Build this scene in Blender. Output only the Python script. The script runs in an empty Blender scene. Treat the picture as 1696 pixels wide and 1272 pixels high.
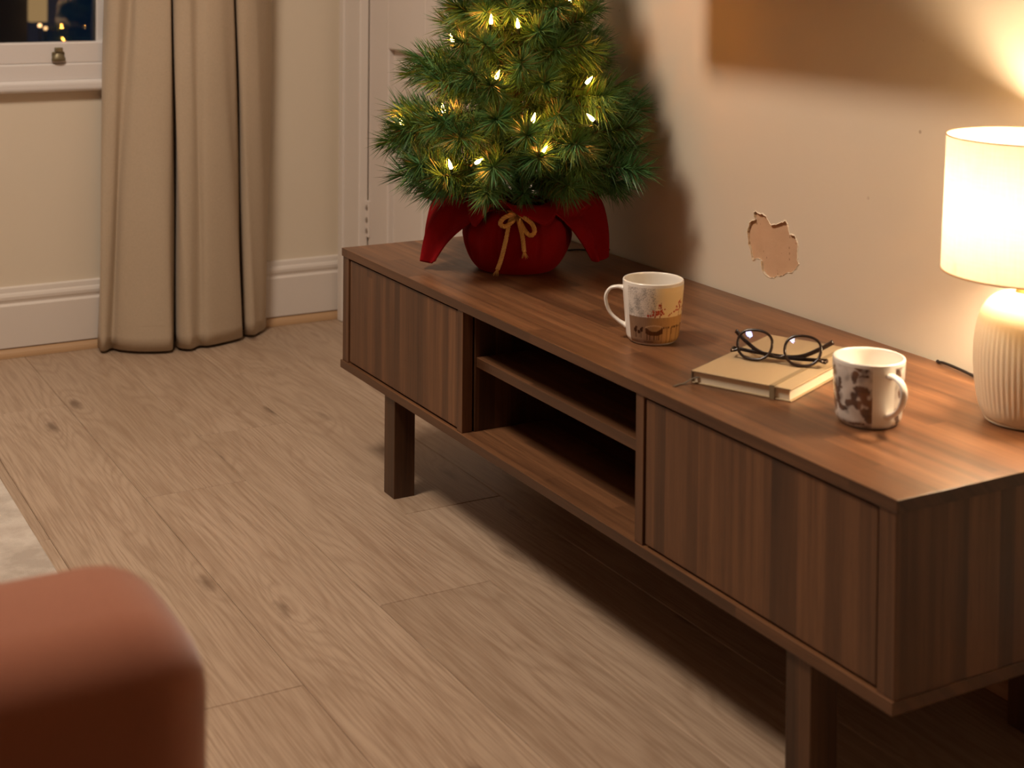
import bpy, bmesh, math, random
import numpy as np
from mathutils import Vector, Matrix, noise as mnoise
random.seed(7); rng = np.random.default_rng(7)
PI = math.pi
S = bpy.context.scene
C = S.collection

# ------------------------------------------------------------------ camera
cam_d = bpy.data.cameras.new('camera'); cam = bpy.data.objects.new('camera', cam_d); C.objects.link(cam)
cam_d.sensor_width = 36.0; cam_d.lens = 52.66; cam_d.shift_y = -0.3890
r_ = Vector((0.4890, 0.8722, 0.0092)); u_ = Vector((-0.0250, 0.0035, 0.9997)); f_ = Vector((-0.8719, 0.4891, -0.0235))
M = Matrix((r_, u_, -f_)).transposed().to_4x4(); M.translation = Vector((2.662, -1.1226, 0.9887))
cam.matrix_world = M
cam_d.clip_start = 0.02
cam_d.dof.use_dof = True; cam_d.dof.focus_distance = 2.52; cam_d.dof.aperture_fstop = 5.6
S.camera = cam

# ------------------------------------------------------------------ world (night outside) and lights
wd = bpy.data.worlds.new('night'); S.world = wd; wd.use_nodes = True
wd.node_tree.nodes['Background'].inputs[0].default_value = (0.10, 0.25, 0.62, 1)
wd.node_tree.nodes['Background'].inputs[1].default_value = 0.022
ld = bpy.data.lights.new('ceiling_lamp_light', 'AREA'); ld.shape = 'DISK'; ld.size = 0.52
ld.energy = 46; ld.color = (1.0, 0.84, 0.68)
key = bpy.data.objects.new('ceiling_lamp_light', ld); C.objects.link(key)
key.location = (0.50, -0.98, 2.36)
LAMP_GLOW = 320.0; LAMP_COLOR = (1.0, 0.76, 0.51, 1)
vs = S.view_settings
vs.view_transform = 'Standard'; vs.look = 'None'; vs.gamma = 1.0; vs.use_curve_mapping = False
vs.exposure = 0.0

# ------------------------------------------------------------------ helpers
def sr(r, g, b):
    f = lambda c: ((c/255+0.055)/1.055)**2.4 if c/255 > 0.04045 else c/255/12.92
    return (f(r), f(g), f(b), 1)

class NT:
    def __init__(s, name):
        s.m = bpy.data.materials.new(name); s.m.use_nodes = True; s.t = s.m.node_tree
        s.b = s.t.nodes['Principled BSDF']; s.out = s.t.nodes['Material Output']
    def n(s, typ, **kw):
        nd = s.t.nodes.new(typ)
        for k, v in kw.items():
            if k == 'inp':
                for kk, vv in v.items():
                    if hasattr(vv, 'is_output'): s.t.links.new(vv, nd.inputs[kk])
                    else: nd.inputs[kk].default_value = vv
            else: setattr(nd, k, v)
        return nd
    def math(s, op, a, b=0.0, c=None):
        d = {0: a, 1: b}
        if c is not None: d[2] = c
        return s.n('ShaderNodeMath', operation=op, inp=d).outputs[0]
    def mix(s, fac, a, b, mode='MIX'):
        nd = s.n('ShaderNodeMix', data_type='RGBA', blend_type=mode)
        for i, v in ((0, fac), (6, a), (7, b)):
            if hasattr(v, 'is_output'): s.t.links.new(v, nd.inputs[i])
            else: nd.inputs[i].default_value = v
        return nd.outputs[2]
    def ramp(s, fac, stops):
        nd = s.n('ShaderNodeValToRGB', inp={0: fac}); e = nd.color_ramp.elements
        while len(e) < len(stops): e.new(0.5)
        for el, (p, c) in zip(e, stops): el.position = p; el.color = c
        return nd.outputs[0]
    def noise(s, vec, scale, detail=2.0, rough=0.5, dist=0.0):
        return s.n('ShaderNodeTexNoise', inp={'Vector': vec, 'Scale': scale, 'Detail': detail, 'Roughness': rough, 'Distortion': dist}).outputs[0]
    def scalev(s, vec, x, y, z):
        return s.n('ShaderNodeVectorMath', operation='MULTIPLY', inp={0: vec, 1: (x, y, z)}).outputs[0]
    def set(s, **kw):
        for k, v in kw.items():
            k = {'color': 'Base Color', 'rough': 'Roughness', 'metal': 'Metallic', 'spec': 'Specular IOR Level'}.get(k, k)
            if hasattr(v, 'is_output'): s.t.links.new(v, s.b.inputs[k])
            else: s.b.inputs[k].default_value = v
        return s
    def bump(s, h, strength=0.2, dist=0.001):
        nd = s.n('ShaderNodeBump', inp={'Height': h, 'Strength': strength, 'Distance': dist})
        s.t.links.new(nd.outputs[0], s.b.inputs['Normal'])
    def obj(s): return s.n('ShaderNodeTexCoord').outputs['Object']

def flat(name, col, rough=0.5, metal=0.0, spec=0.5, bump=0):
    k = NT(name); k.set(color=col, rough=rough, metal=metal, spec=spec)
    if bump:
        k.bump(k.noise(k.obj(), bump, 3), 0.15, 0.001)
    return k.m
def emit(name, col, st):
    k = NT(name); e = k.n('ShaderNodeEmission', inp={0: col, 1: st}); k.t.links.new(e.outputs[0], k.out.inputs[0]); return k.m

def bm_new(): return bmesh.new()
def box(bm, x0, x1, y0, y1, z0, z1, bev=0.0, seg=2, mat=0):
    r = bmesh.ops.create_cube(bm, size=1.0)
    vs_ = r['verts']
    for v in vs_:
        v.co = Vector((x0 + (v.co.x+0.5)*(x1-x0), y0 + (v.co.y+0.5)*(y1-y0), z0 + (v.co.z+0.5)*(z1-z0)))
    fs = list({f for v in vs_ for f in v.link_faces})
    for f in fs: f.material_index = mat
    if bev > 0:
        es = list({e for v in vs_ for e in v.link_edges})
        bmesh.ops.bevel(bm, geom=es, offset=bev, segments=seg, affect='EDGES', profile=0.5)
    return bm
def lathe(bm, prof, n=48, rfun=None, close=False, mat=0):
    rings = []
    for (r, z) in prof:
        ring = []
        for i in range(n):
            a = 2*PI*i/n; rr = r if rfun is None else rfun(r, z, a)
            ring.append(bm.verts.new((rr*math.cos(a), rr*math.sin(a), z)))
        rings.append(ring)
    for a, b in zip(rings, rings[1:]):
        for i in range(n):
            f = bm.faces.new((a[i], a[(i+1) % n], b[(i+1) % n], b[i])); f.material_index = mat; f.smooth = True
    if close:
        for ring, rev in ((rings[0], True), (rings[-1], False)):
            f = bm.faces.new(list(reversed(ring)) if rev else ring); f.material_index = mat
    return rings
def frames(pts):
    T = [(pts[min(i+1, len(pts)-1)]-pts[max(i-1, 0)]).normalized() for i in range(len(pts))]
    up = Vector((0, 0, 1)) if abs(T[0].z) < 0.9 else Vector((1, 0, 0))
    n = (up - T[0]*up.dot(T[0])).normalized(); out = []
    for t in T:
        n = (n - t*n.dot(t)).normalized(); out.append((t, n, t.cross(n)))
    return out
def tube(bm, pts, rad, seg=8, ry=None, cap=True, mat=0, closed=False):
    pts = [Vector(p) for p in pts]; fr = frames(pts); rings = []
    for i, (p, (t, n, b)) in enumerate(zip(pts, fr)):
        r = rad[i] if isinstance(rad, (list, tuple)) else rad
        r2 = (ry[i] if isinstance(ry, (list, tuple)) else ry) if ry is not None else r
        rings.append([bm.verts.new(p + n*(r*math.cos(2*PI*k/seg)) + b*(r2*math.sin(2*PI*k/seg))) for k in range(seg)])
    prs = list(zip(rings, rings[1:])) + ([(rings[-1], rings[0])] if closed else [])
    for a, b in prs:
        for k in range(seg):
            f = bm.faces.new((a[k], a[(k+1) % seg], b[(k+1) % seg], b[k])); f.smooth = True; f.material_index = mat
    if cap and not closed:
        bm.faces.new(list(reversed(rings[0]))).material_index = mat; bm.faces.new(rings[-1]).material_index = mat
def crom(pts, n=8, closed=False):
    P = [Vector(p) for p in pts]; out = []; N = len(P)
    rngi = range(N if closed else N-1)
    for i in rngi:
        if closed: p0, p1, p2, p3 = P[(i-1) % N], P[i], P[(i+1) % N], P[(i+2) % N]
        else: p0, p1, p2, p3 = P[max(i-1, 0)], P[i], P[i+1], P[min(i+2, N-1)]
        for k in range(n):
            t = k/n
            out.append(0.5*((2*p1)+(p2-p0)*t+(2*p0-5*p1+4*p2-p3)*t*t+(3*p1-p0-3*p2+p3)*t**3))
    if not closed: out.append(P[-1])
    return out
def mesh_of(name, bm, mats, smooth=False):
    me = bpy.data.meshes.new(name); bmesh.ops.recalc_face_normals(bm, faces=bm.faces[:])
    bm.to_mesh(me); bm.free()
    for m in (mats if isinstance(mats, (list, tuple)) else [mats]): me.materials.append(m)
    if smooth:
        for p in me.polygons: p.use_smooth = True
    return me
def link(name, me, parent=None, loc=(0, 0, 0), rz=0.0):
    o = bpy.data.objects.new(name, me); C.objects.link(o); o.location = loc; o.rotation_euler = (0, 0, rz)
    if parent: o.parent = parent
    return o
def obj(name, bm, mats, parent=None, loc=(0, 0, 0), rz=0.0, smooth=False):
    return link(name, mesh_of(name, bm, mats, smooth), parent, loc, rz)
def tag(o, label, cat, group=None):
    o['label'] = label; o['category'] = cat
    if group: o['group'] = group
    return o
def thing(name, label, cat, loc=(0, 0, 0), rz=0.0, group=None):
    return tag(link(name, None, None, loc, rz), label, cat, group)
def struct(o, label=None):
    o['kind'] = 'structure'
    if label: o['label'] = label
    return o

# ------------------------------------------------------------------ materials
def m_wall():
    k = NT('cream_wall_paint'); o = k.obj()
    n1 = k.noise(o, 3.0, 3); n2 = k.noise(o, 60, 2)
    col = k.mix(n1, sr(220, 207, 186), sr(227, 215, 196))
    sp = k.n('ShaderNodeTexVoronoi', inp={'Vector': o, 'Scale': 16.0, 'Randomness': 1.0}).outputs[0]
    spm = k.ramp(sp, [(0.03, (1, 1, 1, 1)), (0.055, (0, 0, 0, 1))])
    gate = k.ramp(k.noise(o, 9.0, 0), [(0.60, (0, 0, 0, 1)), (0.66, (1, 1, 1, 1))])
    col = k.mix(k.math('MULTIPLY', k.math('MULTIPLY', spm, gate), 0.55), col, sr(150, 118, 88))
    k.set(color=col, rough=0.62, spec=0.35)
    k.bump(k.math('ADD', k.math('MULTIPLY', n2, 0.5), k.noise(o, 14, 3)), 0.12, 0.0015)
    return k.m
def m_white(name, c, rough=0.4):
    k = NT(name); o = k.obj(); k.set(color=k.mix(k.noise(o, 6, 3), c, tuple(x*0.95 for x in c[:3])+(1,)), rough=rough)
    k.bump(k.noise(o, 40, 2), 0.06, 0.001); return k.m
def m_oak():
    k = NT('oak_laminate'); o = k.obj(); rnd = k.n('ShaderNodeObjectInfo').outputs['Random']
    off = k.n('ShaderNodeCombineXYZ', inp={0: k.math('MULTIPLY', rnd, 37.0), 1: k.math('MULTIPLY', rnd, 91.0), 2: k.math('MULTIPLY', rnd, 13.0)}).outputs[0]
    v = k.n('ShaderNodeVectorMath', operation='ADD', inp={0: o, 1: off}).outputs[0]
    warp = k.noise(k.scalev(v, 0.85, 7.0, 1.0), 1.0, 2, 0.45)
    sep = k.n('ShaderNodeSeparateXYZ', inp={0: v})
    kv = k.n('ShaderNodeTexVoronoi', inp={'Vector': k.scalev(v, 2.9, 9.5, 1.0), 'Scale': 1.0, 'Randomness': 1.0}).outputs[0]
    kpull = k.math('POWER', 2.718, k.math('MULTIPLY', k.math('MULTIPLY', kv, kv), -14.0))
    ring = k.math('ADD', k.math('ADD', k.math('MULTIPLY', sep.outputs[1], 76.0), k.math('MULTIPLY', warp, 44.0)), k.math('MULTIPLY', kpull, 5.0))
    fr = k.math('PINGPONG', ring, 1.0)
    fine = k.noise(k.scalev(v, 9.0, 330.0, 1.0), 1.0, 3, 0.6)
    mid = k.noise(k.scalev(v, 2.5, 40.0, 1.0), 1.0, 4, 0.6)
    big = k.noise(k.scalev(v, 1.2, 5.0, 1.0), 1.0, 2)
    base = k.ramp(big, [(0.3, sr(176, 152, 129)), (0.7, sr(194, 170, 147))])
    base = k.mix(k.math('MULTIPLY', k.ramp(fr, [(0.0, (1, 1, 1, 1)), (0.6, (0, 0, 0, 1))]), 0.30), base, sr(140, 113, 90))
    base = k.mix(k.math('MULTIPLY', k.ramp(fine, [(0.35, (1, 1, 1, 1)), (0.55, (0, 0, 0, 1))]), 0.55), base, sr(142, 115, 92))
    base = k.mix(k.math('MULTIPLY', k.ramp(mid, [(0.52, (0, 0, 0, 1)), (0.68, (1, 1, 1, 1))]), 0.34), base, sr(146, 116, 92))
    kn = k.math('ADD', kv, k.math('MULTIPLY', k.noise(k.scalev(v, 30, 90, 1), 1.0, 2), 0.12))
    base = k.mix(k.math('MULTIPLY', k.ramp(kn, [(0.10, (1, 1, 1, 1)), (0.20, (0, 0, 0, 1))]), 0.72), base, sr(92, 68, 50))
    tint = k.ramp(k.math('FRACT', k.math('MULTIPLY', rnd, 7.31)), [(0.0, (0.885, 0.885, 0.885, 1)), (1.0, (0.945, 0.945, 0.945, 1))])
    base = k.mix(1.0, base, tint, 'MULTIPLY')
    k.set(color=base, rough=k.math('ADD', k.math('MULTIPLY', fine, 0.14), 0.36), spec=0.42)
    k.bump(fine, 0.10, 0.0006); return k.m
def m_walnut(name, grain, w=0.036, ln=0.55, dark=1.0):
    k = NT(name); s = k.n('ShaderNodeSeparateXYZ', inp={0: k.obj()}); X, Y, Z = s.outputs
    if grain == 'X': g, ac = X, k.math('ADD', Y, Z)
    else: g, ac = Z, k.math('ADD', X, Y)
    wob = k.math('MULTIPLY', k.noise(k.n('ShaderNodeCombineXYZ', inp={0: k.math('MULTIPLY', g, 2.0), 1: k.math('MULTIPLY', ac, 6.0)}).outputs[0], 1.0, 2), 0.006)
    rowf = k.math('DIVIDE', k.math('ADD', ac, wob), w); row = k.math('FLOOR', rowf)
    rr = k.n('ShaderNodeTexWhiteNoise', noise_dimensions='1D', inp={'W': row}).outputs[0]
    cell = k.math('FLOOR', k.math('ADD', k.math('DIVIDE', g, ln), k.math('MULTIPLY', rr, 9.0)))
    tone = k.n('ShaderNodeTexWhiteNoise', noise_dimensions='2D', inp={'Vector': k.n('ShaderNodeCombineXYZ', inp={0: row, 1: cell}).outputs[0]}).outputs[0]
    vec = k.n('ShaderNodeCombineXYZ', inp={0: k.math('ADD', k.math('MULTIPLY', g, 3.0), k.math('MULTIPLY', tone, 60.0)), 1: k.math('MULTIPLY', ac, 60.0), 2: tone}).outputs[0]
    gr = k.noise(vec, 1.0, 4, 0.6, 0.4)
    vec2 = k.n('ShaderNodeCombineXYZ', inp={0: k.math('MULTIPLY', g, 14.0), 1: k.math('MULTIPLY', ac, 420.0), 2: tone}).outputs[0]
    fine = k.noise(vec2, 1.0, 3, 0.6)
    vec3 = k.n('ShaderNodeCombineXYZ', inp={0: k.math('MULTIPLY', g, 0.8), 1: k.math('MULTIPLY', ac, 34.0), 2: 3.3}).outputs[0]
    bands = k.noise(vec3, 1.0, 3, 0.65)
    t = k.math('ADD', k.math('MULTIPLY', tone, 0.16), k.math('ADD', k.math('MULTIPLY', gr, 0.36), k.math('MULTIPLY', bands, 0.48)))
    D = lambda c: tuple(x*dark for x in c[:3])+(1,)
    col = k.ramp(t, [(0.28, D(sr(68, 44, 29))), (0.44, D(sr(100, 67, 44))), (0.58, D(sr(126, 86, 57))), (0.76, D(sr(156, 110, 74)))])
    col = k.mix(k.math('MULTIPLY', k.ramp(fine, [(0.32, (1, 1, 1, 1)), (0.5, (0, 0, 0, 1))]), 0.35), col, D(sr(66, 42, 28)))
    k.set(color=col, rough=k.math('ADD', k.math('MULTIPLY', fine, 0.12), 0.33), spec=0.45)
    k.bump(fine, 0.06, 0.0004); return k.m
def m_fabric(name, c1, c2, sc=900, rough=0.9, sheen=0.2, st=0.3):
    k = NT(name); o = k.obj()
    n = k.noise(o, 5, 3); wz = k.noise(k.scalev(o, sc, sc, sc*0.12), 1.0, 1); wx = k.noise(k.scalev(o, sc*0.12, sc*0.12, sc), 1.0, 1)
    th = k.math('ADD', wz, wx)
    col = k.mix(n, c1, c2); col = k.mix(k.math('MULTIPLY', k.math('SUBTRACT', th, 0.7), 0.55), col, tuple(x*0.72 for x in c1[:3])+(1,))
    k.set(color=col, rough=rough, spec=0.15); k.b.inputs['Sheen Weight'].default_value = sheen; k.b.inputs['Sheen Roughness'].default_value = 0.5
    k.bump(th, st, 0.0008); return k.m
MW = m_wall(); MTRIM = m_white('white_trim_gloss', sr(226, 217, 208)); MDOOR = m_white('white_door_paint', sr(222, 212, 203), 0.42)
MOAK = m_oak()
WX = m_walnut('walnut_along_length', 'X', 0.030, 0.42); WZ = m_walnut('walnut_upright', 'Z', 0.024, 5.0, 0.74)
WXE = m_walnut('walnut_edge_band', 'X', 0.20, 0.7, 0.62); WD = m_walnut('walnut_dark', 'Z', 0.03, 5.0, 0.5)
MBEAD = flat('oak_beading', sr(186, 150, 112), 0.5, bump=30)

# ------------------------------------------------------------------ room shell
XB, YW = -1.055, 0.442          # window wall plane, console wall plane
ZC = 2.42; XF, YL = 5.4, -4.2
# floor: boards are parts of it
bm = bm_new(); box(bm, XB-0.1, XF+0.1, YL-0.1, YW+0.1, -0.06, -0.004)
floor = struct(obj('floor', bm, flat('floor_underlay', sr(92, 70, 50), 0.8)), 'light oak laminate floor boards running along the room')
def plank(x0, x1, y0, y1):
    L, W, h, c = (x1-x0)/2, (y1-y0)/2, 0.004, 0.0015
    g = 0.0003
    v = []
    for (ix, iz) in ((g, -h), (g, -c), (g+c, 0.0)):
        v += [(-L+ix, -W+ix, iz), (L-ix, -W+ix, iz), (L-ix, W-ix, iz), (-L+ix, W-ix, iz)]
    f = [(3, 2, 1, 0)] + [(a+i, a+(i+1) % 4, a+4+(i+1) % 4, a+4+i) for a in (0, 4) for i in range(4)] + [(8, 9, 10, 11)]
    me = bpy.data.meshes.new('plank'); me.from_pydata(v, [], f); me.materials.append(MOAK)
    link('plank', me, floor, ((x0+x1)/2, (y0+y1)/2, 0.0))
rowY = [-0.575+0.19*k for k in range(-20, 7)]
seams = {-0.575: [-0.60, 0.795, 2.19], -0.385: [0.018, 1.40, 2.7], -0.195: [-0.27, 0.62, 1.95], -0.005: [-0.655, 0.306, 1.62], 0.185: [-0.2, 1.1, 2.45], 0.375: [0.5, 1.9]}
for k, y0 in enumerate(rowY):
    y1 = min(y0+0.19, YW)
    if y0 >= YW or y1 < YL: continue
    key_ = round(y0, 3); s_ = seams.get(key_)
    if s_ is None:
        st = -1.0 + (k*0.47) % 1.3; s_ = [st+1.38*i for i in range(5)]
    xs = [XB] + [x for x in s_ if XB+0.15 < x < XF-0.15] + [XF]
    for a, b in zip(xs, xs[1:]): plank(a, b, y0, y1)
bm = bm_new(); box(bm, XB-0.1, XF+0.1, YL-0.1, YW+0.1, ZC, ZC+0.08)
struct(obj('ceiling', bm, flat('ceiling_paint', sr(236, 230, 220), 0.8)))
bm = bm_new(); box(bm, XB-0.1, XF+0.1, YL-0.1, YL, 0, ZC); struct(obj('wall_left', bm, MW))
bm = bm_new(); box(bm, XF, XF+0.1, YL, YW, 0, ZC); struct(obj('wall_front', bm, MW))
# window wall with opening
WY0, WY1, WZ0, WZ1 = -1.26, -0.165, 0.655, 2.05
bm = bm_new()
box(bm, XB-0.22, XB, YL, WY0, 0, ZC); box(bm, XB-0.22, XB, WY1, YW+0.1, 0, ZC); box(bm, XB-0.22, XB, WY0, WY1, 0, WZ0); box(bm, XB-0.22, XB, WY0, WY1, WZ1, ZC)
struct(obj('wall_back', bm, MW), 'cream painted wall with the night window and curtain')
# console wall with door opening and a chipped patch
DX0, DX1, DZ1 = -0.885, -0.115, 2.03
HOLE = [(0.7021,0.5518),(0.7001,0.5574),(0.7047,0.5605),(0.7141,0.5579),(0.7243,0.5589),(0.7326,0.5561),(0.7364,0.5515),(0.7419,0.5465),(0.7465,0.544),(0.7583,0.5469),(0.7689,0.5515),(0.7778,0.5547),(0.7821,0.5577),(0.7867,0.5527),(0.7886,0.545),(0.7923,0.537),(0.8045,0.5368),(0.809,0.5313),(0.8126,0.5262),(0.812,0.5147),(0.8119,0.4988),(0.8159,0.4938),(0.8074,0.4831),(0.7971,0.4754),(0.7883,0.4748),(0.7795,0.4691),(0.7707,0.4651),(0.7618,0.4639),(0.7547,0.459),(0.7438,0.4575),(0.7346,0.4598),(0.7262,0.464),(0.7233,0.4717),(0.7213,0.4807),(0.7175,0.4836),(0.71,0.4834),(0.6999,0.4774),(0.696,0.4844),(0.6919,0.4955),(0.688,0.5031),(0.6858,0.5159),(0.6838,0.5227),(0.6874,0.5316),(0.6901,0.5392),(0.6976,0.544),(0.7041,0.5462)]
def jag(pts):
    out = []
    for i, p in enumerate(pts):
        q = pts[(i+1) % len(pts)]; d = (q[0]-p[0], q[1]-p[1]); l = math.hypot(*d) + 1e-9
        out.append(p)
        for t in (0.33, 0.67):
            j = random.uniform(-0.0008, 0.0008); out.append((p[0]+d[0]*t-d[1]/l*j, p[1]+d[1]*t+d[0]/l*j))
    return out
HJ = jag(HOLE)
bm = bm_new()
outer = [(XB, 0), (DX0, 0), (DX0, DZ1), (DX1, DZ1), (DX1, 0), (XF, 0), (XF, ZC), (XB, ZC)]
ov = [bm.verts.new((x, YW, z)) for x, z in outer]; hv = [bm.verts.new((x, YW, z)) for x, z in HJ]
es = [bm.edges.new((a, b)) for lst in (ov, hv) for a, b in zip(lst, lst[1:]+lst[:1])]
bmesh.ops.triangle_fill(bm, edges=es, use_beauty=True, use_dissolve=False)
hb = [bm.verts.new((x, YW+0.0032, z)) for x, z in HJ]
for i in range(len(hv)):
    j = (i+1) % len(hv); bm.faces.new((hv[i], hv[j], hb[j], hb[i]))
box(bm, XB, DX0, YW+0.006, YW+0.12, 0, ZC); box(bm, DX1, XF, YW+0.006, YW+0.12, 0, ZC); box(bm, DX0, DX1, YW+0.006, YW+0.12, DZ1, ZC); box(bm, DX0, DX1, YW+0.08, YW+0.12, 0, DZ1)
wall_r = struct(obj('wall_right', bm, MW), 'cream painted wall behind the walnut console')
k = NT('bare_plaster'); o = k.obj()
pc = k.mix(k.noise(o, 30, 4), sr(196, 160, 128), sr(212, 178, 146))
pv = k.n('ShaderNodeTexVoronoi', inp={'Vector': k.scalev(o, 1, 1, 0.6), 'Scale': 130.0}).outputs[0]
pc = k.mix(k.math('MULTIPLY', k.ramp(pv, [(0.10, (1, 1, 1, 1)), (0.2, (0, 0, 0, 1))]), k.math('MULTIPLY', k.ramp(k.noise(o, 60, 0), [(0.5, (0, 0, 0, 1)), (0.56, (1, 1, 1, 1))]), 0.7)), pc, sr(140, 102, 74))
k.set(color=pc, rough=0.85, spec=0.2); k.bump(k.noise(o, 120, 4), 0.35, 0.001); MPL = k.m
bm = bm_new(); box(bm, 0.67, 0.83, YW+0.0032, YW+0.0058, 0.445, 0.575)
obj('plaster_patch', bm, MPL, wall_r)['label'] = 'bare brown plaster showing where the paint has flaked off'
# torn paint lip round the patch
bm = bm_new(); cx = sum(p[0] for p in HJ)/len(HJ); cz = sum(p[1] for p in HJ)/len(HJ); L1 = []; L2 = []; L3 = []
for i, (x, z) in enumerate(HJ):
    a, b = HJ[i-1], HJ[(i+1) % len(HJ)]; t = Vector((b[0]-a[0], 0, b[1]-a[1])).normalized(); nrm = Vector((-t.z, 0, t.x))
    if nrm.x*(x-cx)+nrm.z*(z-cz) < 0: nrm = -nrm
    w = random.uniform(0.0008, 0.0024); h = random.uniform(0.0004, 0.0014)
    L1.append(bm.verts.new((x+nrm.x*w, YW-0.0001, z+nrm.z*w))); L2.append(bm.verts.new((x-nrm.x*0.0002, YW-h, z-nrm.z*0.0002))); L3.append(bm.verts.new((x, YW+0.0005, z)))
for i in range(len(L1)):
    j = (i+1) % len(L1); bm.faces.new((L1[i], L1[j], L2[j], L2[i])); bm.faces.new((L2[i], L2[j], L3[j], L3[i]))
obj('paint_lip', bm, flat('torn_paint_edge', sr(240, 226, 200), 0.7), wall_r)

# skirting boards
def skirting(name, axis, a, b, base):
    prof = [(0.0, 0.024), (-0.016, 0.024), (-0.016, 0.124), (-0.0135, 0.127), (-0.0115, 0.130), (-0.0125, 0.1345), (-0.0145, 0.139), (-0.015, 0.146), (-0.0125, 0.152), (-0.009, 0.155), (-0.0085, 0.160), (-0.0075, 0.166), (0.0, 0.169)]
    bm = bm_new(); rings = []
    for t in (a, b):
        rings.append([bm.verts.new((base-d, t, z) if axis == 'Y' else (t, base+d, z)) for d, z in prof])
    for i in range(len(prof)-1): bm.faces.new((rings[0][i], rings[1][i], rings[1][i+1], rings[0][i+1]))
    for r in rings: bm.faces.new(r)
    o = struct(obj(name, bm, MTRIM))
    bm = bm_new(); rings = []
    pb = [(0, 0)] + [(-0.024*math.cos(q), 0.0245*math.sin(q)) for q in [0, 0.25, 0.5, 0.75, 1.0, 1.25, PI/2]]
    for t in (a, b): rings.append([bm.verts.new((base-d, t, z+0.0005) if axis == 'Y' else (t, base+d, z+0.0005)) for d, z in pb])
    for i in range(len(pb)): j = (i+1) % len(pb); bm.faces.new((rings[0][i], rings[1][i], rings[1][j], rings[0][j]))
    for r in rings: bm.faces.new(r)
    obj('beading', bm, MBEAD, o)['label'] = 'oak quarter-round beading along the floor'
skirting('baseboard_back', 'Y', YL, YW, XB)
skirting('baseboard_right', 'X', 0.03, XF, YW)

# door with frame
bm = bm_new()
for (x0, x1, th) in ((-1.0235, DX0-0.004, 0.016), (-0.925, DX0+0.004, 0.024), (-1.025, -0.995, 0.022), (DX1+0.004, 0.025, 0.016), (DX1-0.004, -0.075, 0.024)):
    box(bm, x0, x1, YW-th, YW+0.0035-th*0.05, 0, DZ1+0.138 if abs(x0) > 0.95 or x1 == 0.025 else DZ1+0.04, 0.004, 2)
box(bm, -1.024, 0.024, YW-0.0155, YW-0.0005, DZ1-0.002, DZ1+0.14, 0.004)
struct(obj('trim_1', bm, MTRIM), 'white moulded architrave round the panelled door')
door = struct(link('door_1', None, None, (0, YW+0.0026, 0)), 'white four panel door behind the little tree')
dx0, dx1 = DX0+0.0012, DX1-0.0012
bm = bm_new(); box(bm, DX0-0.02, DX0+0.012, 0.0405, 0.07, 0, 2.03); box(bm, DX1-0.012, DX1+0.02, 0.0405, 0.07, 0, 2.03); obj('door_stop', bm, MTRIM, door)
bm = bm_new(); box(bm, dx0, dx1, 0.016, 0.040, 0.006, 2.02); obj('door_core', bm, MDOOR, door)
for a, b in ((dx0, dx0+0.122), (-0.555, -0.445), (dx1-0.122, dx1)):
    bm = bm_new(); box(bm, a, b, 0.0, 0.02, 0.006, 2.02, 0.005, 3); obj('stile', bm, MDOOR, door)
for z0, z1 in ((0.006, 0.20), (0.737, 0.93), (1.90, 2.02)):
    for a, b in ((dx0+0.118, -0.551), (-0.449, dx1-0.118)):
        bm = bm_new(); box(bm, a, b, 0.0, 0.02, z0, z1, 0.005, 3); obj('rail', bm, MDOOR, door)
for z0, z1 in ((0.20, 0.737), (0.93, 1.90)):
    for a, b in ((dx0+0.122, -0.555), (-0.445, dx1-0.122)):
        bm = bm_new(); box(bm, a+0.022, b-0.022, 0.008, 0.018, z0+0.022, z1-0.022, 0.006, 2); obj('panel', bm, MDOOR, door)
bm = bm_new(); box(bm, -0.888, -0.868, -0.006, 0.0005, 0.245, 0.34, 0.002); hg = obj('hinge', bm, MDOOR, door)
for z in (0.262, 0.290, 0.322):
    bm = bm_new(); bmesh.ops.create_uvsphere(bm, u_segments=12, v_segments=8, radius=0.0065)
    for v in bm.verts: v.co = Vector((v.co.x-0.876, v.co.y*0.35-0.006, v.co.z*1.15+z))
    obj('screw_head', bm, flat('screw_grey', sr(150, 135, 122), 0.5, 0.3), hg, smooth=True)

# window
MFR = m_white('sash_white', sr(224, 219, 216), 0.35)
win = struct(link('window_1', None), 'white sash window with dark night panes')
bm = bm_new()
box(bm, XB-0.06, XB+0.004, WY1-0.022, WY1, WZ0, WZ1, 0.002); box(bm, XB-0.06, XB+0.004, WY0, WY0+0.022, WZ0, WZ1, 0.002); box(bm, XB-0.06, XB+0.004, WY0, WY1, WZ1-0.03, WZ1, 0.002)
obj('frame', bm, MFR, win)
bm = bm_new()
box(bm, XB-0.03, XB+0.012, WY0+0.02, WY1-0.018, 0.704, 0.756, 0.004); box(bm, XB-0.03, XB-0.002, WY1-0.045, WY1-0.02, 0.704, 1.40, 0.003)
box(bm, XB-0.03, XB-0.002, WY0+0.02, WY0+0.045, 0.704, 1.40, 0.003); box(bm, XB-0.03, XB-0.002, WY0+0.02, WY1-0.02, 1.36, 1.40, 0.003)
obj('lower_sash', bm, MFR, win)
bm = bm_new()
box(bm, XB-0.06, XB-0.03, WY1-0.045, WY1-0.02, 1.36, WZ1-0.03, 0.003); box(bm, XB-0.06, XB-0.03, WY0+0.02, WY0+0.045, 1.36, WZ1-0.03, 0.003); box(bm, XB-0.06, XB-0.03, WY0+0.02, WY1-0.02, WZ1-0.075, WZ1-0.03, 0.003)
obj('upper_sash', bm, MFR, win)
bm = bm_new()
box(bm, XB-0.10, XB+0.016, WY0-0.03, WY1+0.006, 0.662, 0.7045, 0.004); box(bm, XB-0.10, XB+0.028, WY0-0.05, WY1+0.012, 0.636, 0.664, 0.010, 4)
obj('sill', bm, MFR, win)
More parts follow.
